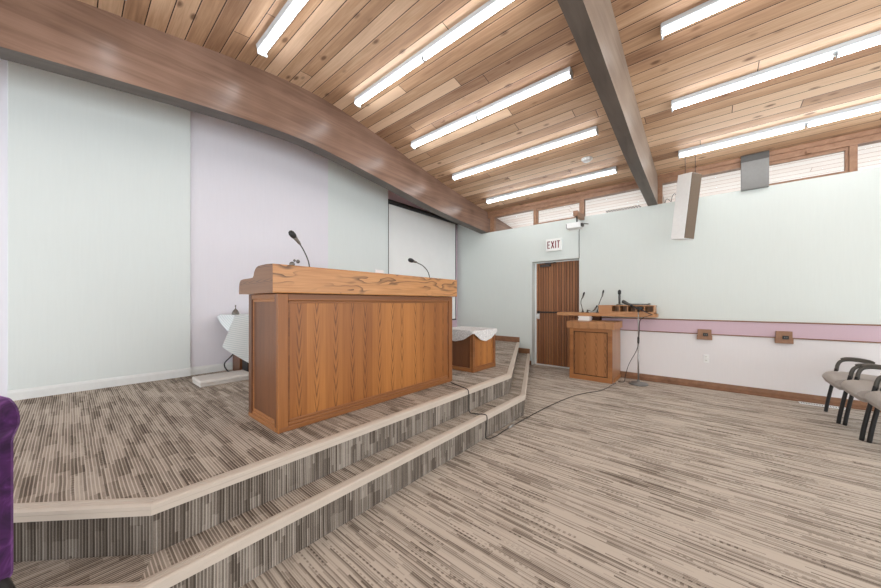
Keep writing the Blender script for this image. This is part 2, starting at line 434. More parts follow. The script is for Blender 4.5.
# platform and step -------------------------------------------------
UP = [(-4.70, -3.155), (-1.72, -.175+.0), ]
s2 = math.sqrt(.5)
def plan(cx, c1, c2, end):      # x of the long edge, lower corner y, upper corner y, end point on the back wall
    L = 3.0
    return [(cx-L, c1-L), (cx, c1), (cx, c2), end]
uo = plan(-1.70, .21, 3.24, (-2.945, YB))       # nosing edges of the platform
lo = plan(-1.53, .14, 3.24, (-2.715, YB))       # and of the step
def inset(pl, d):               # move the edge line inwards by d (towards the wall side)
    segs = []
    for a, b in zip(pl, pl[1:]):
        t = Vector((b[0]-a[0], b[1]-a[1])).normalized(); nn = Vector((-t.y, t.x))
        segs.append((Vector(a)+nn*d, t, nn))
    out = [tuple(Vector(pl[0])+segs[0][2]*d)]
    for (p, t, _), (q, u, _) in zip(segs, segs[1:]):
        den = t.x*u.y-t.y*u.x; w = q-p; k = (w.x*u.y-w.y*u.x)/den
        out.append(tuple(p+t*k))
    p, t, _ = segs[-1]; k = (YB-p.y)/t.y; out.append(tuple(p+t*k))
    return out
def deck(nose, z0, z1, name, treads):
    r = inset(nose, .025); mb = MB()
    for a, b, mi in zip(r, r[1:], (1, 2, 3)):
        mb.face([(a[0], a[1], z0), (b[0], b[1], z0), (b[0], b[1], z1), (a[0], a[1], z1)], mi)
    for poly, mi in treads: mb.face([(x, y, z1) for x, y in poly], mi)
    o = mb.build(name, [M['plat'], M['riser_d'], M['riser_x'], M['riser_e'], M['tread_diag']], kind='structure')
    m2 = MB(); i = inset(nose, .055); q = nose
    segs = list(zip(range(3), ('', '', '')))
    prf = [(.055, .002), (.055, .006), (.045, .008), (.038, .008), (.036, .0055), (.033, .0055), (.031, .008), (.024, .008), (.022, .0055), (.019, .0055), (.017, .008), (.008, .007), (.0, .0), (.0, -.014), (.004, -.018), (.004, -.040), (.024, -.044)]
    rows = []
    for d, dz in prf: rows.append([(p[0], p[1], z1+dz) for p in inset(nose, d)] if d else [(p[0], p[1], z1+dz) for p in nose])
    t = bmesh.new(); V = [[t.verts.new(p) for p in rr] for rr in rows]
    for a, b in zip(V, V[1:]):
        for k in range(3): t.faces.new((a[k], a[k+1], b[k+1], b[k]))
    bmesh.ops.recalc_face_normals(t, faces=t.faces)
    m2.add(t); nm = m2.build('nosing', M['nosing'], o); nm['kind'] = 'structure'
    return o
ru = inset(uo, .025); rl = inset(lo, .025)
deck(uo, HL, HP, 'platform', [([(-5.2, ru[0][1]), ru[0], ru[1], ru[2], ru[3], (-5.2, YB)], 0)])
deck(lo, 0, HL, 'step', [([ru[0], rl[0], rl[1], ru[1]], 4), ([ru[1], rl[1], rl[2], ru[2]], 0), ([ru[2], rl[2], rl[3], ru[3]], 0)])

# clerestory windows ---------------------------------------------------
def zy(y): return zc(y)
mb = MB(); mb.prism([(5.965, 3.09), (6.07, 3.09), (6.07, zc(6.07)), (5.965, zc(5.965))], 'x', -3.70, -.740)
mb.prism([(5.965, 3.09), (6.07, 3.09), (6.07, zc(6.07)), (5.965, zc(5.965))], 'x', -.62, 4.0)
mb.prism([(5.945, 3.165), (5.965, 3.165), (5.965, zc(5.965)), (5.945, zc(5.945))], 'x', -.62, 4.0)
mb.prism([(5.945, 3.165), (5.965, 3.165), (5.965, zc(5.965)), (5.945, zc(5.945))], 'x', -3.70, -.740)
mb.build('trim_3', M['frame'], kind='structure')
posts = [(-3.66, -3.555), (-2.66, -2.60), (-1.765, -1.706), (-.62, -.555), (1.262, 1.325), (2.3, 2.36)]
panes = [(-3.555, -2.66, 0), (-2.60, -1.765, 1), (-1.706, -.740, 0), (-.555, .45, 0), (.45, 1.262, 1), (1.325, 2.3, 0)]
for i, (a, b, sash) in enumerate(panes):
    mb = MB()
    if i < 5: pa, pb = posts[i] if i < 3 else posts[i]
    else: pa, pb = posts[5]
    if i == 4: pa, pb = posts[4]
    if i == 3: pa, pb = posts[3]
    mb.box(pa, pb, 5.97, 6.06, 2.775, 3.10, .003)
    o = mb.build('window_%d' % (i+1), M['frame'], kind='structure')
    if sash:
        s_ = MB()
        s_.box(a, b, 5.985, 6.03, 2.778, 2.808, .003).box(a, b, 5.985, 6.03, 3.052, 3.092, .003).box(a, a+.028, 5.985, 6.03, 2.80, 3.06, .003).box(b-.028, b, 5.985, 6.03, 2.80, 3.06, .003)
        f_ = s_.build('sash', M['frame'], o); f_['kind'] = 'structure'
    g = MB(); g.box(a, b, 6.005, 6.010, 2.78, 3.09)
    gg = g.build('pane', M['glass'], o); gg['kind'] = 'structure'
MB().box(-14, 14, 6.6, 24, -.3, -.25).build('ground', M['snow'], kind='structure')

# door -------------------------------------------------------------
DX0, DX1 = -2.665, -1.80
mb = MB(); mb.box(DX0, DX1, 6.13, 6.17, .012, 2.03)
dr = mb.build('door_1', M['door_dark'], kind='structure')
k = 17; w = (DX1-DX0)/k
mb = MB()
for i in range(k): mb.box(DX0+i*w+.006, DX0+(i+1)*w-.006, 6.108, 6.135, .014, 2.028, .006)
bt = mb.build('batten_facing', M['door'], dr); bt['kind'] = 'structure'
mb = MB(); mb.box(-2.68, -2.650, 6.10, 6.20, 0, 2.043).box(-1.815, -1.785, 6.10, 6.20, 0, 2.043).box(-2.65, -1.815, 6.10, 6.20, 2.022, 2.043).box(-2.65, -1.815, 6.05, 6.20, 0, .012)
df = mb.build('door_frame', M['white_trim'], dr); df['kind'] = 'structure'
mb = MB(); mb.box(-2.625, -2.22, 6.065, 6.095, 1.035, 1.062, .006).box(-2.615, -2.585, 6.065, 6.11, 1.02, 1.075, .004).box(-2.235, -2.21, 6.065, 6.11, 1.03, 1.068, .004)
o = mb.build('push_bar', M['black'], dr); o['label'] = 'dark horizontal push bar'
mb = MB(); mb.box(-2.63, -2.585, 6.085, 6.11, .91, 1.03, .004).box(-2.635, -2.595, 6.07, 6.11, .93, 1.0, .006)
o = mb.build('latch_plate', M['white'], dr); o['label'] = 'white latch plate'
mb = MB(); mb.box(-2.56, -2.36, 6.06, 6.11, 1.945, 1.985, .006).tube([(-2.38, 6.06, 1.985), (-2.30, 6.0, 2.0), (-2.25, 6.05, 2.015)], .008).box(-2.47, -2.25, 6.08, 6.10, 2.0, 2.02, .003)
o = mb.build('door_closer', M['darkgrey'], dr)

# ------------------------------------------------------------------ light fixtures
def fixture(x0, y, label, n_label=None):
    """eight-foot twin-row strip: channel, two rows of two tandem tubes, sockets"""
    L = 2.28; z = zc(y)
    t = thing('fluorescent_fixture', (x0, y, z), label, 'light', 'fluorescent strip lights on the plank ceiling')
    sl = math.atan2(zc(y+.05)-zc(y-.05), .1)
    R = Matrix.Translation((x0, y, z)) @ Matrix.Rotation(sl, 4, 'X')
    W = Matrix.Translation((-x0, -y, -z))
    def put(mb, nm, m):
        bmesh.ops.transform(mb.bm, matrix=R, verts=mb.bm.verts); return mb.build(nm, m, t)
    mb = MB(); mb.prism([(-.050, 0), (-.050, -.030), (-.042, -.040), (-.014, -.044), (-.014, -.050), (.014, -.050), (.014, -.044), (.042, -.040), (.050, -.030), (.050, 0)], 'x', 0, L, .0)
    put(mb, 'channel', M['fixture'])
    for e in (0, L):
        m = MB(); m.box(e-.006, e+.006, -.046, .046, -.082, .0, .004); put(m, 'end_cap', M['fixture'])
    for a, b in ((.012, L/2-.016), (L/2+.016, L-.012)):
        m = MB(); m.tube([(a, 0, -.068), (b, 0, -.068)], .0150, 10); put(m, 'tube', M['tube'])
    for sx in (-.012, .012):
        m = MB(); m.box(L/2+sx-.004, L/2+sx+.004, -.018, .018, -.085, -.046, .002); put(m, 'socket', M['socket'])
    return t
rows = [(.22, 'first'), (1.22, ''), (2.34, ''), (3.32, ''), (4.30, ''), (5.38, '')]
XL, XR = -3.35, -.31
LABL = ['fluorescent strip light at the far upper left, almost wholly cut off by the photo top',
        'steepest fluorescent strip light at upper left, its lower end just above the brown beam',
        'fluorescent strip light reaching the photo top above the middle of the brown beam',
        'fluorescent strip light third from the window wall, between the two ceiling beams',
        'fluorescent strip light between the two beams, just above the round smoke detector',
        'fluorescent strip light between the two beams, nearest the clerestory windows']
LABR = [None, None, 'unseen', 'fluorescent strip light right of the centre beam, cut by the top edge of the photo',
        'fluorescent strip light right of the centre beam, second from the window wall',
        'fluorescent strip light right of the centre beam, nearest the windows, above the hanging speaker']
for (y, _), l in zip(rows, LABL): fixture(XL, y, l)
for (y, _), l in zip(rows[3:], LABR[3:]): fixture(XR, y, l)

t = thing('smoke_detector', (-1.36, 4.90, zc(4.90)), 'round white smoke detector on the plank ceiling left of the centre beam', 'smoke detector')
MB().lathe([(.075, 0), (.078, -.012), (.072, -.020)], (-1.36, 4.90, zc(4.90)-.004)).build('base', M['white'], t)
MB().lathe([(.062, -.020), (.060, -.034), (.045, -.046), (.0, -.048)], (-1.36, 4.90, zc(4.90)-.004)).build('cover', M['white'], t)

# ------------------------------------------------------------------ judge's desk / reading desk
t = thing('reading_desk', (-2.28, 1.70, HP), 'large panelled oak desk with thick stepped top on the carpeted platform', 'desk')
X0, X1, Y0, Y1 = -2.53, -2.03, .835, 2.575
ZT = 1.297
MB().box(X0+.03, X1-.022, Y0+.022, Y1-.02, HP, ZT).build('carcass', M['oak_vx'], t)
MB().box(X1-.024, X1-.014, Y0+.07, Y1-.07, HP+.05, ZT-.03).build('front_panel', M['oak_v'], t)
MB().box(X1-.030, X1, Y0, Y0+.062, HP, ZT, .004).build('front_stile', M['oak_stile'], t)
MB().box(X1-.030, X1, Y1-.055, Y1, HP, ZT, .004).build('front_stile', M['oak_stile'], t)
mb = MB(); mb.box(X1-.030, X1-.001, Y0+.062, Y1-.055, ZT-.045, ZT, .004).box(X1-.030, X1+.002, Y0+.003, Y1-.003, HP, HP+.032, .006).box(X1-.030, X1-.005, Y0+.062, Y1-.055, HP+.030, HP+.052, .006)
mb.build('front_rail', M['oak_h'], t)
mb = MB()      # inner moulding of the front
y0, y1, z0, z1 = Y0+.062, Y1-.055, HP+.052, ZT-.045
for (a, b, c_, d) in ((y0, y1, z0, z0+.018), (y0, y1, z1-.018, z1), (y0, y0+.016, z0, z1), (y1-.016, y1, z0, z1)):
    mb.box(X1-.026, X1-.010, a, b, c_, d, .005)
mb.build('moulding', M['oak_h'], t)
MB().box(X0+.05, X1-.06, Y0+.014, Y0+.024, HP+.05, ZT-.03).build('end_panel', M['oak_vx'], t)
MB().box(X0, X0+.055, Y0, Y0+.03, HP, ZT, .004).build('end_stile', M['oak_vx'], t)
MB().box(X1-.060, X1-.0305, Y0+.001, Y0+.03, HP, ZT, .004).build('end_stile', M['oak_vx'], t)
mb = MB(); mb.box(X0+.055, X1-.060, Y0+.001, Y0+.03, ZT-.035, ZT, .004).box(X0+.002, X1-.031, Y0-.002, Y0+.03, HP, HP+.030, .006).box(X0+.055, X1-.060, Y0+.005, Y0+.03, HP+.028, HP+.050, .006)
x0, x1 = X0+.055, X1-.060
for (a, b, c_, d) in ((x0, x1, HP+.05, HP+.066), (x0, x1, ZT-.052, ZT-.035), (x0, x0+.014, HP+.05, ZT-.035), (x1-.014, x1, HP+.05, ZT-.035)):
    mb.box(a, b, Y0+.009, Y0+.026, c_, d, .004)
mb.build('end_rail', M['oak_hx'], t)
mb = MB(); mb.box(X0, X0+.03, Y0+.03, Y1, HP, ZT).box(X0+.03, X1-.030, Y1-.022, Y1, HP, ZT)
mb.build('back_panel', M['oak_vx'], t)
tp = [(-2.000, 1.300), (-1.998, 1.306), (-1.998, 1.466), (-2.004, 1.475), (-2.10, 1.479), (-2.175, 1.478), (-2.225, 1.476), (-2.252, 1.470), (-2.275, 1.458), (-2.293, 1.440), (-2.304, 1.418), (-2.320, 1.406), (-2.36, 1.404), (-2.50, 1.403), (-2.548, 1.397), (-2.570, 1.380), (-2.580, 1.350), (-2.582, 1.306), (-2.578, 1.300)]
mb = MB(); mb.prism(tp, 'y', .79, 2.612); mb.bm.normal_update()
for f in mb.bm.faces:
    if abs(f.normal.y) > .9: f.material_index = 1
mb.build('desk_top', [M['oak_top'], M['oak_end']], t)

# things on the desk
def gooseneck(name, pts, r, head_dir, label, group=None, base=True, hr=.022, hl=.075, br=1.0):
    P = spline(pts, 8); b = P[0]
    t = thing(name, tuple(b), label, 'microphone', group)
    if base:
        MB().lathe([(.045*br, 0), (.046*br, .008), (.030*br, .016), (.012, .022), (.010, .05)], b, 18).build('base', M['darkgrey'], t)
    MB().tube(P, r, 8).build('gooseneck', M['darkgrey'], t)
    e = P[-1]; d = Vector(head_dir).normalized()
    MB().tube([e-d*.03, e-d*.01, e+d*.02, e+d*.03], [.006, .011, .013, .016], 12).build('collar', M['sheet'], t)
    h = [(.0, .6), (.15, .85), (.4, 1.0), (.7, .95), (.92, .65), (1.0, .1)]
    MB().tube([e+d*(.03+hl*a) for a, _ in h], [hr*k_ for _, k_ in h], 12).build('head', M['black'], t)
    return t
gooseneck('gooseneck_microphone', [(-2.38, 1.20, 1.404), (-2.33, 1.19, 1.47), (-2.30, 1.165, 1.55), (-2.30, 1.125, 1.635), (-2.30, 1.085, 1.69)], .0045, (0, -.55, .60), 'gooseneck microphone at the left end of the big oak desk, its head raised', 'gooseneck microphones on the oak desk', hl=.06)
gooseneck('gooseneck_microphone', [(-2.38, 2.58, 1.404), (-2.33, 2.555, 1.47), (-2.30, 2.50, 1.56), (-2.30, 2.42, 1.625), (-2.30, 2.30, 1.658)], .0045, (0, -.97, .15), 'gooseneck microphone at the right end of the big oak desk, nearly level', 'gooseneck microphones on the oak desk', hl=.065)
o = thing('desk_ornament', (-2.36, 1.10, 1.404), 'small dark clover-shaped metal ornament behind the left end of the desk top', 'ornament')
mb = MB(); mb.lathe([(.022, 0), (.022, .008), (.006, .014), (.005, .075)], (-2.36, 1.10, 1.404), 14); mb.build('stem', M['darkgrey'], o)
for dy, dz, rr in ((.012, .088, .017), (-.030, .120, .021), (.014, .145, .015), (-.012, .150, .010)):
    MB().lathe([(.001, -rr), (rr*.7, -rr*.7), (rr, 0), (rr*.7, rr*.7), (.001, rr)], (-2.36, 1.10+dy, 1.404+dz), 12).build('lobe', M['sheet'], o)
o = thing('paper_card', (-2.30, 1.85, 1.45), 'small white folded card standing on the desk top in front of the screen edge', 'card')
o.location = (-2.36, 1.88, 1.404); o['_w'] = (-2.36, 1.88, 1.404)
mb = MB(); mb.prism([(-2.395, 1.404), (-2.365, 1.546), (-2.355, 1.546), (-2.325, 1.404), (-2.335, 1.404), (-2.36, 1.53), (-2.385, 1.404)], 'y', 1.84, 1.93, .001)
mb.build('card', M['paper'], o)

# ------------------------------------------------------------------ box under a lace cloth
bx0, bx1, by0, by1, bz = -2.60, -2.08, 3.027, 3.53, .905
t = thing('wooden_pedestal', ((bx0+bx1)/2, (by0+by1)/2, HP), 'low square oak pedestal under a white lace cloth on the platform right of the desk', 'pedestal')
MB().box(bx0+.02, bx1-.02, by0+.02, by1-.02, HP, bz).build('carcass', M['oak_vx'], t)
mb = MB()
for a, b in ((by0, by0+.045), (by1-.045, by1)): mb.box(bx1-.03, bx1, a, b, HP, bz, .004)
mb.box(bx1-.03, bx1-.001, by0+.045, by1-.045, bz-.05, bz, .003).box(bx1-.03, bx1+.003, by0-.003, by1, HP, HP+.045, .005).box(bx1-.026, bx1-.007, by0+.045, by1-.045, HP+.044, HP+.06, .005)
mb.build('front_frame', M['oak_h'], t)
MB().box(bx1-.03, bx1-.016, by0+.04, by1-.04, HP+.04, bz-.04).build('front_panel', M['oak_v'], t)
mb = MB()
for a, b in ((bx0, bx0+.045), (bx1-.045, bx1-.031)): mb.box(a, b, by0+.001, by0+.03, HP, bz, .003)
mb.box(bx0+.045, bx1-.045, by0+.001, by0+.03, bz-.05, bz, .003).box(bx0, bx1-.031, by0-.002, by0+.03, HP, HP+.045, .004)
mb.build('end_frame', M['oak_hx'], t)
# lace cloth: square top, overhang deepest at the middle of each side
mb = MB(); N = 18
def hang(u): return .035+.105*math.sin(PI*u)**0.9
ox0, ox1, oy0, oy1, oz = bx0-.006, bx1+.006, by0-.006, by1+.006, bz+.006
mb.grid([[(ox0+(ox1-ox0)*i/N, oy0+(oy1-oy0)*j/N, oz+.002*math.sin(9*i)*math.sin(7*j)) for i in range(N+1)] for j in range(N+1)])
ring = [(ox0+(ox1-ox0)*i/N, oy0, i/N, 0, -1) for i in range(N+1)]+[(ox1, oy0+(oy1-oy0)*i/N, i/N, 1, 0) for i in range(N+1)]+[(ox1-(ox1-ox0)*i/N, oy1, i/N, 0, 1) for i in range(N+1)]+[(ox0, oy1-(oy1-oy0)*i/N, i/N, -1, 0) for i in range(N+1)]
ring.append(ring[0]); rws = []
for q in range(6):
    f = q/5; row = []
    for (x, y, u, nx, ny) in ring:
        h = hang(u)*f; sc = 0.010*math.sin(u*PI*12)*f
        row.append((x+nx*(.004+.014*f**.7*(1.0-.6*math.sin(PI*u)))+ny*0, y+ny*(.004+.014*f**.7*(1.0-.6*math.sin(PI*u))), oz-h+(.006*abs(math.sin(u*PI*14)) if q == 5 else 0)))
    rws.append(row)
mb.grid(rws)
o = mb.build('lace_cloth', M['lace'], org=((bx0+bx1)/2, (by0+by1)/2, bz)); tag(o, 'white lace cloth draped over the low pedestal, hem scalloped between the corners', 'tablecloth')

# ------------------------------------------------------------------ cloth-covered table by the left wall
t = thing('side_table', (-4.15, 1.65, HP), 'wooden side table by the lavender wall, mostly hidden under pale blue satin cloth', 'table')
MB().box(-4.40, -3.90, 1.16, 2.10, 1.065, 1.095, .004).build('table_top', M['oak_hx'], t)
mb = MB(); mb.box(-4.37, -4.13, 1.27, 1.30, HP, 1.065, .003).box(-4.37, -4.34, 1.30, 1.98, HP, 1.065).box(-4.37, -4.13, 1.98, 2.01, HP, 1.065).box(-4.37, -4.13, 1.30, 1.98, HP, HP+.03)
mb.build('pedestal', M['oak_vx'], t)
t = thing('equipment_box', (-4.03, 1.40, HP), 'small black equipment box on the platform carpet under the cloth-covered side table', 'box')
MB().box(-4.115, -3.945, 1.29, 1.56, HP+.006, HP+.20, .008).build('housing', M['black'], t)
for x_, y_ in ((-4.09, 1.31), (-3.97, 1.31), (-4.09, 1.53), (-3.97, 1.53)): MB().lathe([(.012, 0), (.012, .008)], (x_, y_, HP), 10).build('foot', M['darkgrey'], t)
MB().box(-3.946, -3.942, 1.33, 1.35, HP+.05, HP+.07, .001).build('label_plate', M['white'], t)
zt = 1.100
def lerp(a, b, u): return tuple(p+(q-p)*u for p, q in zip(a, b))
mb = MB(); N = 14
mb.grid([[(-4.40+.50*i/N, 1.155+.95*j/N, zt) for i in range(N+1)] for j in range(N+1)])
# flap on the near side: hem runs down from the wall corner to the flared front corner
rws = []
for q in range(9):
    f = q/8; row = []
    for i in range(N+1):
        u = i/N; hem = lerp((-4.41, 1.12, 1.075), (-3.892, 1.09, .93), u)
        tp_ = (-4.40+.5*u, 1.155, zt); p = lerp(tp_, hem, f)
        row.append((p[0], p[1]-.01*math.sin(PI*u)*f, p[2]))
    rws.append(row)
mb.grid(rws)
rws = []
for q in range(11):
    f = q/10; row = []
    for i in range(2*N+1):
        u = i/(2*N)
        hz = .775-(.42)*min(1, u/.50)**.9 if u < .5 else .355+(.45)*((u-.5)/.5)
        hem = (-3.885+.05*math.sin(PI*u), 1.035+(1.09)*u, hz); tp_ = (-3.90, 1.155+.95*u, zt)
        p = lerp(tp_, hem, f); row.append((p[0]+.010*math.sin(u*16)*f, p[1], p[2]))
    rws.append(row)
mb.grid(rws)
o = mb.build('table_cloth', M['satin'], org=(-4.15, 1.6, zt)); tag(o, 'pale blue ribbed satin cloth hanging off the side table behind the desk', 'tablecloth')
o = thing('hand_bell', (-4.15, 1.235, zt+.002), 'small pewter bell with a knob standing on the pale blue cloth', 'bell')
MB().lathe([(.036, 0), (.038, .008), (.034, .025), (.027, .042), (.016, .056), (.007, .064)], (-4.15, 1.235, zt+.002), 18).build('bell_body', M['sheet'], o)
MB().lathe([(.006, .060), (.004, .085), (.008, .093), (.007, .104), (.002, .110)], (-4.15, 1.235, zt+.002), 12).build('handle', M['sheet'], o)
mb = MB(); mb.tube(spline([(-4.06, 1.24, .78), (-4.08, 1.19, .66), (-4.12, 1.12, .56), (-4.12, 1.15, .47), (-4.14, 1.235, HP+.008), (-4.16, 1.262, HP+.008)], 8), .007, 8)
o = mb.build('cable', M['black'], org=(-4.02, 1.26, HP)); tag(o, 'dark cable looping down below the pale blue table cloth', 'cable')
o = thing('kneeling_cushion', (-3.85, 1.03, HP), 'flat pale grey cushion lying on the platform carpet left of the desk', 'cushion')
mb = MB(); mb.box(-4.01, -3.70, .80, 1.27, HP+.022, HP+.062, .018, 4); mb.build('pad', M['cushion'], o)
mb = MB(); mb.box(-4.0, -3.705, .805, 1.265, HP, HP+.026, .008, 3); mb.build('board', M['cushion'], o)

# ------------------------------------------------------------------ projection screen
t = thing('projection_screen', (-4.49, 4.80, .86), 'pull-down projection screen with black case and white fabric in the corner recess', 'screen')
MB().box(-4.492, -4.486, 3.80, 5.80, .86, 3.08).build('screen_fabric', M['screen'], t)
MB().box(-4.491, -4.484, 3.77, 3.80, .86, 3.08).build('border', M['black'], t); MB().box(-4.491, -4.484, 5.80, 5.825, .86, 3.08).build('border', M['black'], t)
mb = MB(); mb.tube([(-4.49, 3.70, 3.10), (-4.49, 3.71, 3.10), (-4.49, 5.87, 3.10), (-4.49, 5.88, 3.10)], [.03, .045, .045, .03], 14); mb.build('case', M['black'], t)
mb = MB(); mb.tube([(-4.49, 3.77, .85), (-4.49, 5.825, .85)], .016, 10); mb.build('bottom_bar', M['black'], t)

# ------------------------------------------------------------------ EXIT sign
t = thing('exit_sign', (-2.233, YB, 2.33), 'white EXIT sign with dark red letters above the door', 'sign')
MB().box(-2.385, -2.085, YB-.045, YB, 2.215, 2.445, .006).build('housing', M['sign'], t)
mb = MB(); h0, h1 = 2.264, 2.400; st = .0155; ya, yb_ = YB-.049, YB-.043
def bar(a, b): mb.box(min(a[0], b[0]), max(a[0], b[0]), ya, yb_, min(a[1], b[1]), max(a[1], b[1]))
x = -2.350                                        # E
bar((x, h0), (x+st, h1)); bar((x, h0), (x+.050, h0+st)); bar((x, h1-st), (x+.050, h1)); bar((x, (h0+h1)/2-st/2), (x+.042, (h0+h1)/2+st/2))
x = -2.282                                        # X
for a, b in ((x, x+.048), (x+.048, x)):
    mb.prism([(a-.0005, h0), (a+.0165, h0), (b+.0165, h1), (b-.0005, h1)], 'y', ya, yb_)
x = -2.200; bar((x, h0), (x+st+.001, h1))         # I
x = -2.168; bar((x, h1-st), (x+.054, h1)); bar((x+.027-st/2, h0), (x+.027+st/2, h1))   # T
o = mb.build('lettering', M['red'], t); o['label'] = 'dark red letters EXIT'

# ------------------------------------------------------------------ projector on its wooden arm
mb = MB(); mb.box(-1.765, -1.690, 5.56, 5.955, 2.715, 2.80, .004)
o = mb.build('wooden_bracket', M['frame'], org=(-1.73, 5.955, 2.715)); tag(o, 'short wooden bracket sticking out from the wall top above the door corner', 'bracket')
t = thing('projector', (-1.77, 5.66, 2.56), 'small white projector hanging under the wooden bracket arm above the door', 'projector')
mb = MB(); mb.box(-1.875, -1.65, 5.56, 5.74, 2.51, 2.605, .010, 3); mb.build('body', M['white'], t)
mb = MB(); mb.box(-1.89, -1.863, 5.58, 5.66, 2.52, 2.598, .006); mb.build('lens_end', M['darkgrey'], t)
mb = MB(); mb.tube([(-1.73, 5.65, 2.60), (-1.73, 5.65, 2.716)], .012, 10); mb.build('mount', M['darkgrey'], t)
mb = MB(); mb.tube([(-1.65, 5.62, 2.555), (-1.60, 5.62, 2.57), (-1.535, 5.63, 2.555)], [.014, .010, .006], 8).box(-1.65, -1.615, 5.58, 5.66, 2.53, 2.58, .004)
mb.build('plug', M['darkgrey'], t)
mb = MB(); mb.tube([(-1.70, 5.72, 2.53), (-1.76, 5.90, 2.545), (-1.783, 5.949, 2.52), (-1.783, 5.950, 2.045)], .0045, 6)
o = mb.build('cable', M['darkgrey'], org=(-1.783, 5.948, 2.2)); tag(o, 'thin grey cable running down the wall from the projector to the door corner', 'cable')

# ------------------------------------------------------------------ hanging speaker
def speaker_at(c, a, tilt):
    t = thing('hanging_speaker', c, 'white column speaker with brown grille, hung tilted from the ceiling by the centre beam', 'speaker')
    nrm = Vector((math.sin(a), -math.cos(a), 0)); side = Vector((math.cos(a), math.sin(a), 0))
    Rz = Matrix((side, -nrm, Vector((0, 0, 1)))).transposed().to_4x4()      # local x = side, local -y = grille normal
    T = Matrix.Translation(c) @ Rz @ Matrix.Rotation(tilt, 4, 'X')
    H_, W_, D_ = .875, .205, .185
    m = MB(); m.box(-W_/2, W_/2, -D_/2+.012, D_/2, -H_/2, H_/2, .004, mat=T); m.build('cabinet', M['speaker_white'], t)
    m = MB(); m.box(-W_/2+.006, W_/2-.006, -D_/2, -D_/2+.014, -H_/2+.008, H_/2-.008, .003, mat=T); m.build('grille', M['speaker_brown'], t)
    for sx in (-.07, .06):
        p = T @ Vector((sx, .02 if sx < 0 else -.03, H_/2))
        m = MB(); m.tube([p, (p.x, p.y, zc(p.y)+.002)], .0035, 6); m.build('hanging_wire', M['black'], t)
speaker_at((-.241, 5.52, 2.555), math.radians(62), math.radians(6.5))

# grey metal box at the wall top
t = thing('metal_panel', (.463, 5.93, 2.776), 'grey metal panel with dark top standing on the wall top in front of the windows', 'panel')
MB().box(.331, .597, 5.90, 5.962, 2.758, 3.135, .004).build('panel_face', M['greymetal'], t)
MB().box(.329, .599, 5.898, 5.962, 3.130, 3.222, .004).build('panel_cap', M['darkgrey'], t)
mb = MB(); mb.box(.92, .965, 5.93, 5.965, 3.09, 3.125, .004); o = mb.build('window_latch', M['frame'], org=(.94, 5.95, 3.1)); tag(o, 'small brown wooden block on the window header right of the grey panel', 'latch')
mb = MB(); mb.tube(spline([(-.52, 5.92, 2.779), (-.50, 5.92, 2.84), (-.46, 5.92, 2.81), (-.44, 5.92, 2.79), (-.43, 5.92, 2.86), (-.40, 5.92, 2.90), (-.37, 5.92, 2.86)], 6), .004, 6)
o = mb.build('loose_wire', M['black'], org=(-.45, 5.97, 2.785)); o.location.y = 6.03; tag(o, 'loose curled black wire on the wall top left of the speaker', 'wire')
# coil of grey cable on the wall top
mb = MB(); P = []
for i in range(90): P.append((-1.36+.0058*i+.0*math.cos(i*.9), 6.03+.012*math.sin(i*.9), 2.79+.02+.018*math.cos(i*.9)))
mb.tube(P, .006, 6)
o = mb.build('cable_coil', M['greymetal'], org=(-1.1, 6.03, 2.776)); tag(o, 'low grey tangle of cable on the wall top left of the centre beam', 'cable')
bpy.context.view_layer.update()

# ------------------------------------------------------------------ lectern at the back wall
lx0, lx1, ly0, ly1 = -1.755, -1.120, 5.345, 5.925
t = thing('lectern', ((lx0+lx1)/2, (ly0+ly1)/2, 0), 'square oak lectern cabinet with a recessed front panel beside the door', 'lectern')
MB().box(lx0+.004, lx1, ly0+.02, ly1, 0, .828).build('carcass', M['oak_side'], t)
MB().box(lx0+.06, lx1-.06, ly0+.012, ly0+.024, .07, .79).build('front_panel', M['oak_lect'], t)
mb = MB()
mb.box(lx0, lx0+.065, ly0, ly0+.03, 0, .828, .003).box(lx1-.065, lx1, ly0, ly0+.03, 0, .828, .003).box(lx0+.065, lx1-.065, ly0, ly0+.03, .775, .828, .003).box(lx0+.0, lx1, ly0-.004, ly0+.03, 0, .075, .004)
mb.build('front_frame', M['oak_hx'], t)
mb = MB()
for (a, b, c_, d) in ((lx0+.065, lx1-.065, .075, .087), (lx0+.065, lx1-.065, .763, .775), (lx0+.065, lx0+.077, .075, .775), (lx1-.077, lx1-.065, .075, .775)):
    mb.box(a, b, ly0+.006, ly0+.02, c_, d, .003)
mb.build('moulding', M['door_dark'], t)
mb = MB(); mb.box(lx1-.002, lx1+.008, ly0+.1, ly1, 0, .06, .003); mb.build('side_plinth', M['oak_hx'], t)
mb = MB(); mb.box(lx0-.035, lx1+.03, ly0-.035, 5.93, .825, .935, .006); mb.build('top', M['oak_ltop'], t)
# wall shelf over it
sh = thing('wall_shelf', (-1.35, 5.82, 1.02), 'long narrow oak shelf board on the wall above the lectern, reaching past the door edge', 'shelf')
MB().box(-2.085, -.600, 5.68, 5.945, 1.012, 1.068, .004).build('shelf_board', M['oak_ltop'], sh)
MB().box(-1.59, -1.40, 5.80, 5.92, .935, 1.012, .003).build('support_block', M['door_dark'], sh)
o = thing('pigeonhole_rack', (-1.0, 5.82, 1.068), 'low oak pigeonhole rack with five openings standing on the wall shelf', 'rack')
rx0, rx1, ry0, ry1, rz0, rz1 = -1.395, -.625, 5.685, 5.94, 1.068, 1.183
mb = MB(); mb.box(rx0, rx1, ry0, ry1, rz0, rz0+.012).box(rx0, rx1, ry1-.012, ry1, rz0, rz1)
mb.box(rx0, rx0+.012, ry0, ry1, rz0, rz1).box(rx1-.014, rx1, ry0, ry1, rz0, rz1)
mb.build('rack_case', M['oak_ltop'], o)
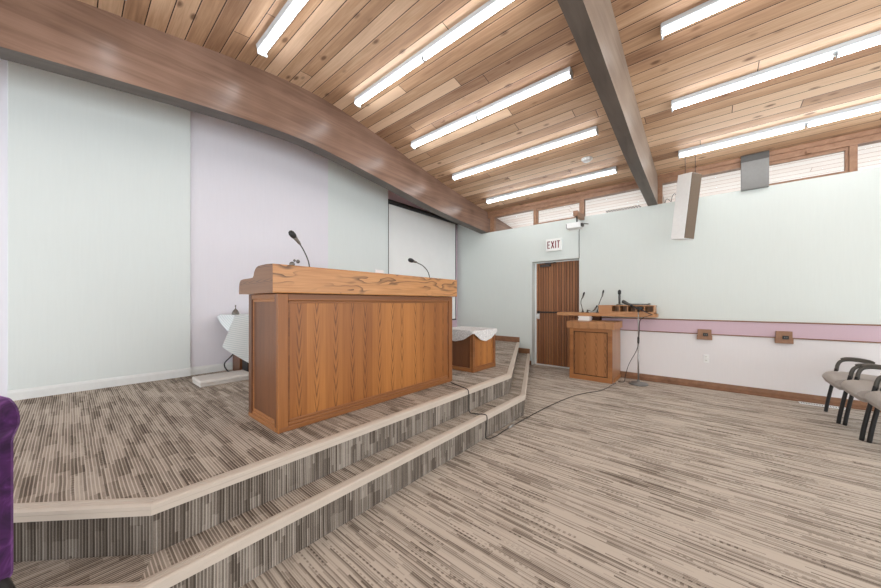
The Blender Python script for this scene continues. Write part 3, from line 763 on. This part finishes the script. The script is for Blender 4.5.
MB().box(rx0-.004, rx1+.006, ry0-.006, ry1, rz1, rz1+.014, .003).build('rack_top', M['oak_ltop'], o)
MB().box(rx0, rx0+.19, ry0-.002, ry0+.012, rz0, rz1, .002).build('closed_front', M['oak_ltop'], o)
w = (rx1-.014-(rx0+.19))/5
for i in range(5):
    m = MB(); m.box(rx0+.19+i*w-.006, rx0+.19+i*w+.008, ry0, ry1-.012, rz0+.012, rz1); m.build('divider', M['oak_ltop'], o)
MB().box(rx0, rx1, ry0-.003, ry0+.01, rz0, rz0+.030, .002).build('lip', M['oak_ltop'], o)
for i, (zz, dx, lab) in enumerate(((.936, 0, 'thick white paperback lying on the lectern top, lowest of the stack'), (.968, .008, 'white book in the middle of the small stack under the wall shelf'), (.994, -.004, 'thin white booklet on top of the small stack under the wall shelf'))):
    h = (.031, .025, .014)[i]
    b = thing('book', (-1.80, 5.66, zz), lab, 'book', 'books stacked on the lectern')
    m = MB(); m.box(-1.695+dx, -1.52+dx, 5.60, 5.77, zz, zz+h, .002); m.build('cover', M['paper'], b)
    m = MB(); m.box(-1.692+dx, -1.523+dx, 5.598, 5.602, zz+.004, zz+h-.004); m.build('pages', M['white'], b)
# mics on the shelf
gooseneck('gooseneck_microphone', [(-1.66, 5.74, 1.068), (-1.672, 5.74, 1.15), (-1.688, 5.73, 1.23), (-1.675, 5.72, 1.30), (-1.65, 5.71, 1.335)], .006, (.3, -.1, .9), 'curved black gooseneck microphone on the wall shelf nearest the door', 'microphones on the wall shelf', hr=.014, hl=.06, br=.6)
gooseneck('gooseneck_microphone', [(-1.428, 5.74, 1.068), (-1.405, 5.74, 1.2), (-1.37, 5.73, 1.30), (-1.345, 5.72, 1.36)], .006, (.2, -.05, .95), 'straight leaning black gooseneck microphone beside the left end of the pigeonhole rack', 'microphones on the wall shelf', hr=.014, hl=.06, br=.6)
gooseneck('gooseneck_microphone', [(-1.58, 5.72, 1.068), (-1.56, 5.70, 1.105), (-1.50, 5.70, 1.09), (-1.455, 5.70, 1.13)], .006, (.5, -.1, .8), 'short black gooseneck microphone bent low over the wall shelf', 'microphones on the wall shelf', base=True, hr=.012, hl=.045, br=.5)
t = thing('upright_microphone', (-1.11, 5.80, 1.1975), 'upright black microphone on a round foot on top of the pigeonhole rack', 'microphone')
MB().lathe([(.055, 0), (.056, .008), (.02, .018), (.012, .022)], (-1.11, 5.80, 1.1975), 18).build('foot', M['sheet'], t)
MB().lathe([(.012, .02), (.016, .03), (.018, .15), (.016, .17)], (-1.11, 5.80, 1.1975), 14).build('body', M['darkgrey'], t)
MB().lathe([(.016, .17), (.024, .185), (.025, .225), (.016, .245), (.003, .252)], (-1.11, 5.80, 1.1975), 14).build('head', M['black'], t)
o = thing('paper_tray', (-.85, 5.82, 1.1975), 'flat dark tray lying on the right end of the pigeonhole rack', 'tray')
mb = MB(); mb.box(-.98, -.70, 5.72, 5.92, 1.1975, 1.207, .002); mb.build('tray_floor', M['sheet'], o)
mb = MB(); mb.box(-.98, -.70, 5.72, 5.728, 1.207, 1.220, .002).box(-.98, -.972, 5.72, 5.92, 1.207, 1.228, .002).box(-.708, -.70, 5.72, 5.92, 1.207, 1.228, .002); mb.build('rim', M['darkgrey'], o)

# microphone stand on the floor
px, py = -.815, 5.585
t = thing('microphone_stand', (px, py, 0), 'chrome microphone stand on a round grey base with a black microphone clipped on top', 'microphone stand')
MB().lathe([(.125, 0), (.128, .012), (.120, .022), (.05, .036), (.022, .045), (.020, .07)], (px, py, 0), 28).build('base', M['greymetal'], t)
MB().tube([(px, py, .04), (px, py, .66)], .0115, 12).build('lower_pole', M['chrome'], t)
MB().tube([(px, py, .62), (px, py, .64), (px, py, .70), (px, py, .72)], [.012, .015, .015, .011], 12).build('clutch', M['darkgrey'], t)
MB().tube([(px, py, .70), (px, py, 1.12)], .008, 10).build('upper_pole', M['chrome'], t)
mb = MB(); mb.tube([(px, py, 1.10), (px, py, 1.155)], .016, 10).box(px-.035, px+.05, py-.02, py+.02, 1.135, 1.175, .008); mb.build('clip', M['black'], t)
mb = MB(); mb.tube([(px+.18, py+.0, 1.055), (px-.02, py-.02, 1.16), (px-.10, py-.03, 1.20)], [.006, .010, .013], 10); mb.build('microphone_handle', M['black'], t)
mb = MB(); d0 = Vector((-.86, -.05, .48)); e = Vector((px-.10, py-.03, 1.20))
mb.tube([e, e+d0*.03, e+d0*.075, e+d0*.12, e+d0*.135], [.014, .018, .027, .026, .008], 12); mb.build('microphone_head', M['darkgrey'], t)
mb = MB(); mb.tube(spline([(px+.17, py, 1.06), (px+.03, py-.02, .98), (px+.015, py-.014, .8), (px-.01, py-.02, .55), (px-.12, py-.01, .30), (px-.17, py+.0, .12), (px-.19, py-.01, .012), (px-.26, py-.06, .008)], 8), .005, 6)
o = mb.build('cable', M['black'], org=(px, py, .5)); tag(o, 'thin black cable hanging down beside the microphone stand to the floor', 'cable')

# long cord over the steps and floor
pts = [(-1.99, 2.50, HP+.006), (-1.90, 2.47, HP+.006), (-1.80, 2.43, HP+.009), (-1.715, 2.39, HP+.013), (-1.690, 2.385, HP-.01), (-1.690, 2.39, HP-.10), (-1.690, 2.40, HL+.010), (-1.62, 2.41, HL+.007), (-1.545, 2.43, HL+.013), (-1.522, 2.435, HL-.01), (-1.535, 2.44, .10), (-1.535, 2.445, .008), (-1.50, 2.55, .006), (-1.50, 2.82, .006), (-1.46, 3.6, .006), (-1.38, 4.22, .006), (-1.30, 4.5, .006), (-1.15, 4.85, .006), (-1.10, 5.28, .006), (-1.085, 5.42, .006)]
mb = MB(); mb.tube(spline(pts, 8), .0042, 6)
t = thing('floor_cable', (-1.5, 2.8, 0), 'long thin black cord running down the carpeted steps and across the floor to the lectern', 'cord')
mb.build('cord', M['black'], t)
mb = MB(); mb.tube([(-1.502, 2.80, .010), (-1.498, 2.90, .010)], .011, 8); c_ = mb.build('connector', M['chrome'], t); c_['label'] = 'silver cord connector'

# ------------------------------------------------------------------ wall boxes, outlet, floor register
def wallbox(x0, x1, z0, z1, label):
    t = thing('wall_socket_box', ((x0+x1)/2, YB, z0), label, 'socket box', 'wooden socket boxes on the pink rail')
    mb = MB(); mb.box(x0+.008, x1-.008, YB-.045, YB-.0, z0+.03, z1, .003).box(x0, x1, YB-.05, YB, z0, z0+.065, .003); mb.build('box', M['frame'], t)
    cx, cz = (x0+x1)/2+.012, (z0+z1)/2
    mb = MB(); mb.box(cx-.028, cx+.028, YB-.058, YB-.044, cz-.022, cz+.022, .004); mb.build('socket', M['black'], t)
    mb = MB(); mb.box(cx-.012, cx-.004, YB-.060, YB-.057, cz-.008, cz+.008).box(cx+.006, cx+.014, YB-.060, YB-.057, cz-.008, cz+.008); mb.build('contact', M['greymetal'], t)
wallbox(-.135, .035, .705, .853, 'small wooden socket box on the pink rail, the left one near the microphone stand')
wallbox(.650, .812, .715, .872, 'small wooden socket box on the pink rail, the right one nearer the chairs')
t = thing('wall_outlet', (-.03, YB, .37), 'white double wall outlet on the pale wall below the left socket box', 'outlet')
MB().box(-.062, .003, YB-.014, YB-.004, .372, .49, .004).build('plate', M['white'], t)
for z in (.405, .457):
    m = MB(); m.box(-.045, -.014, YB-.018, YB-.012, z-.016, z+.016, .003); r_ = m.build('receptacle', M['sign'], t)
    m = MB(); m.box(-.037, -.034, YB-.0195, YB-.017, z-.004, z+.008).box(-.025, -.022, YB-.0195, YB-.017, z-.004, z+.008); m.build('slot', M['darkgrey'], r_)
t = thing('floor_register', (1.02, 5.83, 0), 'white metal floor register by the baseboard beside the first chair', 'vent')
mb = MB(); mb.box(.85, 1.22, 5.80, 5.815, 0, .008, .002).box(.85, 1.22, 5.885, 5.90, 0, .008, .002).box(.85, .865, 5.815, 5.885, 0, .008, .002).box(1.205, 1.22, 5.815, 5.885, 0, .008, .002); mb.build('rim', M['white'], t)
mb = MB(); mb.box(.865, 1.205, 5.815, 5.885, 0, .003); mb.build('well', M['black'], t)
mb = MB()
for i in range(16): mb.box(.875+i*.021, .882+i*.021, 5.815, 5.885, .002, .007)
mb.build('louvres', M['white'], t)

# ------------------------------------------------------------------ stacking armchairs in a row on the right
def chair(label):
    t = thing('stacking_armchair', (1.25, 0, 0), label, 'chair', 'upholstered armchairs in a row along the right side')
    # seat: rounded waterfall cushion, faces -X
    W = .435; sx = .972; pr0 = [(0.0, .415), (.006, .447), (.030, .475), (.075, .491), (.16, .494), (.30, .486), (.44, .478), (.49, .470), (.50, .445), (.49, .415), (.40, .390), (.25, .368), (.12, .345), (.06, .345), (.02, .372)]
    pr = [(a, b-.012) for a, b in pr0]
    mb = MB(); rows_ = []
    for j in range(13):
        v = j/12; y = -W/2+W*v; e = min(v, 1-v)*2
        k_ = (1-(1-min(1, e*3.2))**2)**.5 if e < .3125 else 1.0
        cx, cz = .25, .413
        sc = .80+.20*k_
        rows_.append([(sx+cx+(a-cx)*(.95+.05*k_), y, cz+(b-cz)*sc*(0.75+.25*k_)) for a, b in pr]+[(sx+cx+(pr[0][0]-cx)*(.95+.05*k_), y, cz+(pr[0][1]-cz)*sc*(0.75+.25*k_))])
    mb.grid(rows_)
    mb.face([p for p in rows_[0][:-1]][::-1]); mb.face([p for p in rows_[-1][:-1]])
    bmesh.ops.recalc_face_normals(mb.bm, faces=mb.bm.faces)
    mb.build('seat', M['seat'], t)
    # backrest cushion
    mb = MB(); rows_ = []
    for j in range(13):
        v = j/12; y = -W/2+W*v; e = min(v, 1-v)*2
        k_ = (1-(1-min(1, e*3.0))**2)**.5
        th = .012+.028*k_; crv = -.03*(1-(2*v-1)**2)
        ln = []
        for q in range(16):
            an = 2*PI*q/16; zz = .76+.19*(abs(math.sin(an))**.7)*(1 if math.sin(an) > 0 else -1)
            xx = 1.50+.10*(zz-.57)/.38+th*math.cos(an)-crv*-1*1.0
            ln.append((xx, y, zz))
        rows_.append(ln+[ln[0]])
    mb.grid(rows_); mb.face(rows_[0][:-1][::-1]); mb.face(rows_[-1][:-1])
    bmesh.ops.recalc_face_normals(mb.bm, faces=mb.bm.faces)
    mb.build('backrest', M['seat'], t)
    for s in (-1, 1):
        y = s*.229
        m = MB(); m.tube(spline([(1.010, y, 0), (1.025, y, .12), (1.050, y, .28), (1.078, y, .44), (1.088, y, .50)], 4), .0155, 10); m.build('front_leg', M['black'], t)
        m = MB(); m.tube(spline([(1.088, y, .48), (1.096, y, .54), (1.118, y, .585), (1.165, y, .604), (1.24, y, .604), (1.31, y, .590), (1.37, y, .555), (1.43, y, .545), (1.50, y, .57)], 6), [.0165]*49 if False else .0155, 10); a_ = m.build('arm_frame', M['arm'], t)
        m = MB(); m.tube(spline([(1.118, y, .606), (1.165, y, .621), (1.24, y, .621), (1.31, y, .607), (1.345, y, .588)], 5), [.011]+[.0155]*19+[.011], 10); m.build('arm_pad', M['arm'], a_)
        m = MB(); m.tube(spline([(1.56, y, 0), (1.52, y, .25), (1.49, y, .5), (1.53, y, .72), (1.575, y, .86)], 4), .0155, 10); m.build('rear_leg', M['black'], t)
    m = MB(); m.tube([(1.075, -.229, .385), (1.075, .229, .385)], .011, 8).tube([(1.44, -.229, .40), (1.44, .229, .40)], .011, 8).tube([(1.08, -.2, .385), (1.5, -.2, .40)], .010, 8).tube([(1.08, .2, .385), (1.5, .2, .40)], .010, 8)
    m.build('seat_frame', M['black'], t)
    return t
CL = ['taupe upholstered armchair with black legs at the far end of the row, nearest the baseboard', 'taupe upholstered armchair in the middle of the row at right', 'taupe upholstered armchair nearest the camera in the row, cut off by the photo edge']
c0 = chair(CL[0])
for i, (y, l) in enumerate(zip((5.338, 4.848, 4.358), CL)):
    q = c0 if i == 0 else copy_tree(c0)
    q.location = (1.25+.035*i, y, 0); q['label'] = l
# ------------------------------------------------------------------ purple velvet chair at the left edge
yaw = math.atan(268.5/315.4)
fw = Vector((-math.sin(yaw), math.cos(yaw), 0)); rt = Vector((math.cos(yaw), math.sin(yaw), 0))
base = fw*.73+rt*(-1.49)
t = thing('velvet_chair', (base.x, base.y, 0), 'purple velvet chair with rolled backrest top and black legs at the left edge', 'chair')
Mx = Matrix.Translation((base.x, base.y, 0)) @ Matrix((rt, fw, Vector((0, 0, 1)))).transposed().to_4x4()   # local x = back direction
def pv(mb, nm, m, par=t):
    bmesh.ops.transform(mb.bm, matrix=Mx, verts=mb.bm.verts); return mb.build(nm, m, par)
bp = [(.115, .40), (.195, .40), (.212, .43), (.212, .835), (.220, .85), (.232, .875), (.232, .905), (.222, .935), (.200, .957), (.165, .965), (.130, .955), (.108, .93), (.104, .87), (.112, .82)]
mb = MB(); mb.prism(bp, 'y', -.22, .22, .012); pv(mb, 'backrest', M['velvet'])
mb = MB(); mb.box(-.25, .12, -.22, .22, .40, .52, .035, 4); pv(mb, 'seat', M['velvet'])
mb = MB(); mb.box(-.24, .20, -.21, .21, .375, .405, .008); pv(mb, 'seat_frame', M['black'])
for lx, ly in ((.185, .19), (.185, -.19), (-.22, .19), (-.22, -.19)):
    m = MB(); m.tube([(lx+(.055 if lx > 0 else -.03), ly, 0), (lx+(.040 if lx > 0 else -.02), ly, .20), (lx+(.022 if lx > 0 else 0), ly, .38), (lx, ly, .42)], [.014, .020, .028, .028], 12); pv(m, 'leg', M['black'])

# ------------------------------------------------------------------ light & camera
w = D.worlds.new('world'); scene.world = w; w.use_nodes = True
bg = w.node_tree.nodes['Background']; bg.inputs[0].default_value = (.93, .97, 1.0, 1); bg.inputs[1].default_value = 2.35
cam = D.cameras.new('camera'); co = D.objects.new('camera', cam); COL.objects.link(co)
co.location = (0, 0, 1.24); co.rotation_euler = (PI/2, 0, yaw)
cam.sensor_width = 36; cam.lens = 36*315.4/881; cam.shift_y = 8.5/881; cam.clip_start = .02
scene.camera = co
scene.view_settings.view_transform = 'Standard'; scene.view_settings.look = 'None'; scene.view_settings.exposure = 0.30
for o in D.objects:
    if '_w' in o: del o['_w']
